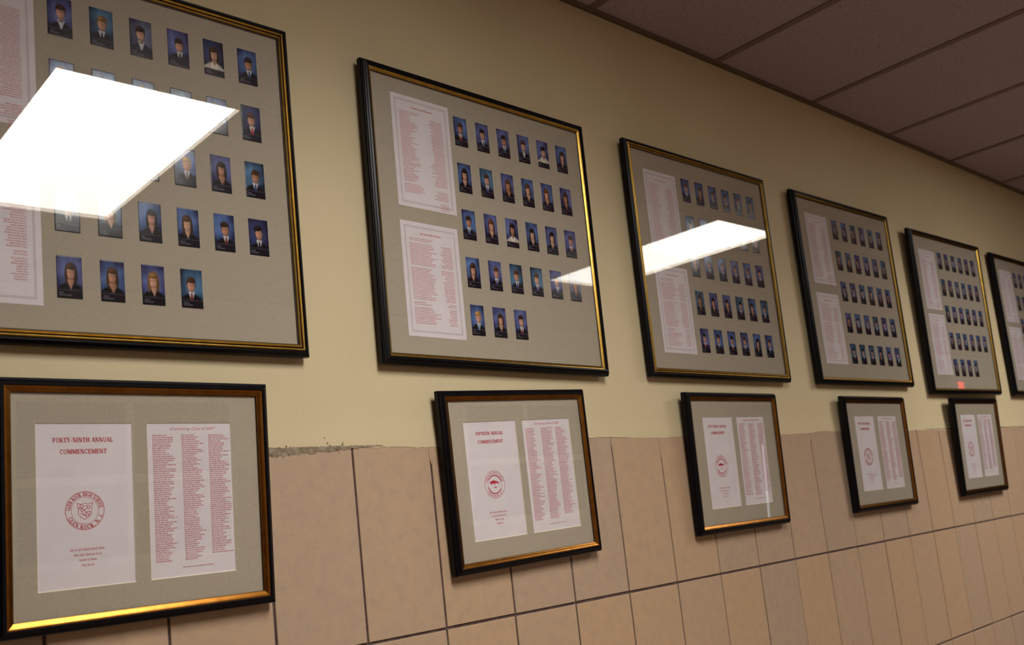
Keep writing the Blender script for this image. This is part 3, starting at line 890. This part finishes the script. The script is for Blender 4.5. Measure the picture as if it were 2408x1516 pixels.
board(1.1936, 2.1760, .32, -.75, 'large class portrait board with only three photographs in its bottom row', (6, 6, 6, 6, 3),
      -.0990, .0684, ROWS, [(-.2785, -.1130, .2790, .0170), (-.2795, -.1175, -.0165, -.2745)], PROF_SLOPE, M['gold'], (30, 52), 2, SPEC2, fine=2)
board(2.0739, 2.1746, .51, -.20, 'large class portrait board crossed by a slanting bar of reflected ceiling light', (6, 6, 6, 6, 6),
      -.1035, .0686, ROWS, [(-.279, -.131, .2620, .0150), (-.281, -.130, -.0180, -.2690)], PROF_BEAD, M['gold'], (24, 42), 3)
board(2.9599, 2.1732, .31, .11, 'large class portrait board with five full rows and no light reflected in it', (6, 6, 6, 6, 6),
      -.0985, .0685, ROWS, [(-.279, -.131, .2660, .0160), (-.281, -.130, -.0180, -.2660)], PROF_SLOPE, M['gold'], (20, 36), 4)
board(3.8279, 2.1513, 1.16, .41, 'large class portrait board showing a red glimmer, above the farthest lower frame', (6, 6, 6, 6, 4),
      -.1030, .0700, ROWS, [(-.279, -.130, .2600, .0120), (-.276, -.125, -.0080, -.2575)], PROF_SLOPE, M['gold'], (18, 32), 5)
board(4.7086, 2.1527, .28, .03, 'large class portrait board cut off by the right picture edge', (6, 6, 6, 6, 5),
      -.1040, .0700, ROWS, [(-.278, -.128, .2640, .0140), (-.276, -.128, -.0120, -.2620)], PROF_SLOPE, M['gold'], (18, 32), 6)

# ------------------------------------------------------------------ lower frames: commencement programmes behind a windowed mat
def seal(mb, cx, cz, r_, y, style):
    ring(mb, cx, cz, r_, .0009, y); ring(mb, cx, cz, r_ * .70, .0005, y)
    if style == 'shield':
        arc_text(mb, 'GLEN ROCK HIGH SCHOOL', cx, cz, r_ * .855, r_ * .20, 178, 6, y)
        arc_text(mb, 'GLEN ROCK, N. J.', cx, cz, r_ * .855, r_ * .21, 202, 346, y, inward=True)
        k = r_ * .42
        out_ = [(-.95, .98), (-.5, .80), (0, .90), (.5, .80), (.95, .98), (.82, .2), (.80, -.45), (.45, -.85), (0, -1.1), (-.45, -.85), (-.80, -.45), (-.82, .2), (-.95, .98)]
        stroke(mb, [(cx + a_ * k, cz + b_ * k) for a_, b_ in out_], .0007, lambda a_, b_: (a_, b_), y)
        for ln in ([(-.7, .7), (.6, -.7)], [(-.75, .35), (.2, -.85)], [(-.6, .75), (-.1, .6), (-.35, .2), (-.7, .4)], [(.15, .6), (.7, .55), (.45, .15), (.15, .6)],
                   [(.1, -.2), (.65, -.1), (.5, -.6), (.05, -.7), (.1, -.2)], [(-.4, -.1), (.3, .25)], [(-.55, -.3), (-.1, -.6)]):
            stroke(mb, [(cx + a_ * k, cz + b_ * k) for a_, b_ in ln], .0008, lambda a_, b_: (a_, b_), y)
    else:
        ring(mb, cx, cz, r_ * .66, .0018, y, 30, 0, 15, 150); ring(mb, cx, cz, r_ * .66, .0018, y, 30, 0, 195, 330)
        arc_text(mb, 'GLEN ROCK HIGH SCHOOL', cx, cz, r_ * .85, r_ * .12, 170, 10, y)
        arc_text(mb, 'GLEN ROCK, N. J.', cx, cz, r_ * .85, r_ * .12, 210, 330, y, inward=True)
        k = r_ * .5     # prowling cat: head left, back arched, tail right
        cat = [(-1.0, .05), (-.86, .28), (-.70, .26), (-.45, .38), (-.1, .40), (.3, .26), (.62, .18), (.95, -.12), (1.0, -.22), (.7, -.05), (.62, -.22), (.5, -.02),
               (.2, .0), (.0, -.06), (.05, -.30), (-.10, -.32), (-.14, -.06), (-.42, -.02), (-.62, -.24), (-.78, -.22), (-.62, .02), (-.84, -.04)]
        mb.poly([(cx + a_ * k, y, cz + .1 * r_ + b_ * k) for a_, b_ in cat[::-1]])
        stroke(mb, [(cx - .2 * k, cz - .42 * k), (cx + .3 * k, cz - .42 * k)], .0018, lambda a_, b_: (a_, b_), y)

def programme(x, z, lean, roll, label, title, style, win, seed, fine, nlines, w=.4606, h=.3948, heading=None):
    root = frame_root('framed_program', x, z, lean, roll)
    tag(root, label, 'picture frame', 'small commencement frames along the lower row')
    rails(root, w, h, PROF_SMALL, M['gold2']); common(root, w, h)
    (a0, a1), (b0, b1), (zt, zb) = win
    # mat with two bevelled windows
    W2, H2 = w / 2 - .006, h / 2 - .006
    mb = MB(); y = -MAT_D; yb = -MAT_D + .0016; bv = .0013
    for (p0, p1, q0, q1) in ((-W2, a0, -H2, H2), (a1, b0, -H2, H2), (b1, W2, -H2, H2), (a0, a1, zt, H2), (a0, a1, -H2, zb), (b0, b1, zt, H2), (b0, b1, -H2, zb)):
        mb.poly([(p0, y, q0), (p1, y, q0), (p1, y, q1), (p0, y, q1)])
    mat = mb.build('mat_board', M['mat'], root)
    mb = MB()
    for (p0, p1) in ((a0, a1), (b0, b1)):
        o_ = [(p0, zb), (p1, zb), (p1, zt), (p0, zt)]; i_ = [(p0 + bv, zb + bv), (p1 - bv, zb + bv), (p1 - bv, zt - bv), (p0 + bv, zt - bv)]
        for i in range(4):
            j = (i + 1) % 4
            mb.poly([(o_[i][0], y, o_[i][1]), (o_[j][0], y, o_[j][1]), (i_[j][0], yb, i_[j][1]), (i_[i][0], yb, i_[i][1])])
    mb.build('bevel_edge', M['bevel'], mat)
    rng = random.Random(seed)
    yp = yb + .0002; yt = yb - .00005
    def sheet(p0, p1):
        mb = MB(); mb.box((p0 - .006, yp - .0001, zb - .006), (p1 + .006, yp + .0003, zt + .006))
        return mb.build('paper', M['paper'], root)
    yt = yp - .0003
    # cover sheet
    pap = sheet(a0, a1); cx = (a0 + a1) / 2
    mb = MB()
    k = (a1 - a0) / .151
    text(mb, title, cx - .003, zt - .0305, .0935 * k if len(title) > 15 else .078 * k, .0072, yt)
    text(mb, 'COMMENCEMENT', cx - .003, zt - .0490, .0730 * k, .0072, yt)
    mb.build('printed_title', M['ink'], pap)
    mb = MB(); seal(mb, cx - .003, -.0130, .0300, yt, style); mb.build('printed_seal', M['ink'], pap)
    mb = MB()
    for i, l_ in enumerate((.054, .042, .026, .019)):
        marks(mb, cx - l_ / 2, -.0755 - i * .0082, l_, .0030, yt, rng, fine=fine)
    mb.build('printed_lines', M['ink_light'], pap)
    # list of names
    pap = sheet(b0, b1)
    if heading:
        script_text(heading, b0 + .082, zt - .0125, .083, .0072, yt, M['ink_light'], pap, 'printed_heading')
    else:
        mb = MB(); marks(mb, b0 + .040, zt - .0125, .080, .0042, yt, rng, fine=fine); mb.build('printed_heading', M['ink_light'], pap)
    mb = MB()
    cols = [b0 + .0095, b0 + .0605, b0 + .1095]
    pitch = (zt - zb - .046) / nlines
    for ci, c_ in enumerate(cols):
        for i in range(nlines - (2 if ci == 2 else 0)):
            ln = rng.choice([.022, .026, .028, .03, .032, .036, .04]) * .98
            marks(mb, c_, zt - .0225 - i * pitch, min(ln, .0385), pitch * .56, yt, rng, fine=fine)
    marks(mb, b0 + .056, zb + .0145, .054, .0018, yt, rng, fine=fine)
    mb.build('printed_names', M['ink_light'], pap)
    place(root, x, z, h, lean, roll)
    return root
programme(.3224, 1.5952, 2.45, -.35, 'small framed programme titled FORTY-NINTH ANNUAL with a shield seal, at lower left', 'FORTY-NINTH ANNUAL', 'shield',
          ((-.1710, -.0195), (.0050, .1570), (.1265, -.1335)), 31, 2, 60, heading='Graduating Class of 2007')
programme(1.2008, 1.5935, 1.26, 1.33, 'small framed programme titled FIFTIETH ANNUAL with a red animal seal, hanging slightly crooked', 'FIFTIETH ANNUAL', 'cat',
          ((-.1675, -.0100), (.0110, .1690), (.1280, -.1315)), 32, 2, 58, heading='Graduating Class of 2008')
programme(2.0674, 1.5978, 1.76, .10, 'small framed programme with a faint vertical glint on its right-hand sheet', 'FIFTY-FIRST ANNUAL', 'cat',
          ((-.1570, -.0130), (.0100, .1530), (.1275, -.1295)), 33, 1, 56)
programme(2.9506, 1.5964, 1.33, -.03, 'small framed programme fourth of the lower row, second from the right', 'FIFTY-SECOND ANNUAL', 'shield',
          ((-.1560, -.0155), (.0130, .1570), (.1290, -.1290)), 34, 1, 50)
programme(3.8304, 1.5993, 2.32, .22, 'smallest looking framed programme at the far right end of the lower row', 'FIFTY-THIRD ANNUAL', 'shield',
          ((-.1580, -.0120), (.0130, .1650), (.1295, -.1290)), 35, 1, 48)

# ------------------------------------------------------------------ exit sign across the corridor (a red glimmer in the fifth board)
t = bpy.data.objects.new('exit_sign', None); COL.objects.link(t)
t.location = (12.53, -DEPTH, 2.48)
tag(t, 'lit red EXIT sign across the corridor, mirrored as a red glimmer', 'exit sign')
mb = MB(); mb.box((-.15, 0, -.09), (.15, .05, .09)); mb.build('housing', M['white_metal'], t)
mb = MB(); k = .19 / text_width('EXIT')
x_ = .095
for c in 'EXIT':
    glyph(mb, c, (lambda a_, b_, x_=x_: (x_ - a_ * k, -.05 + b_ * .085)), .0515)
    x_ -= (GLYPH[c][0] + .04) * k
mb.build('letters', M['exit_red'], t)
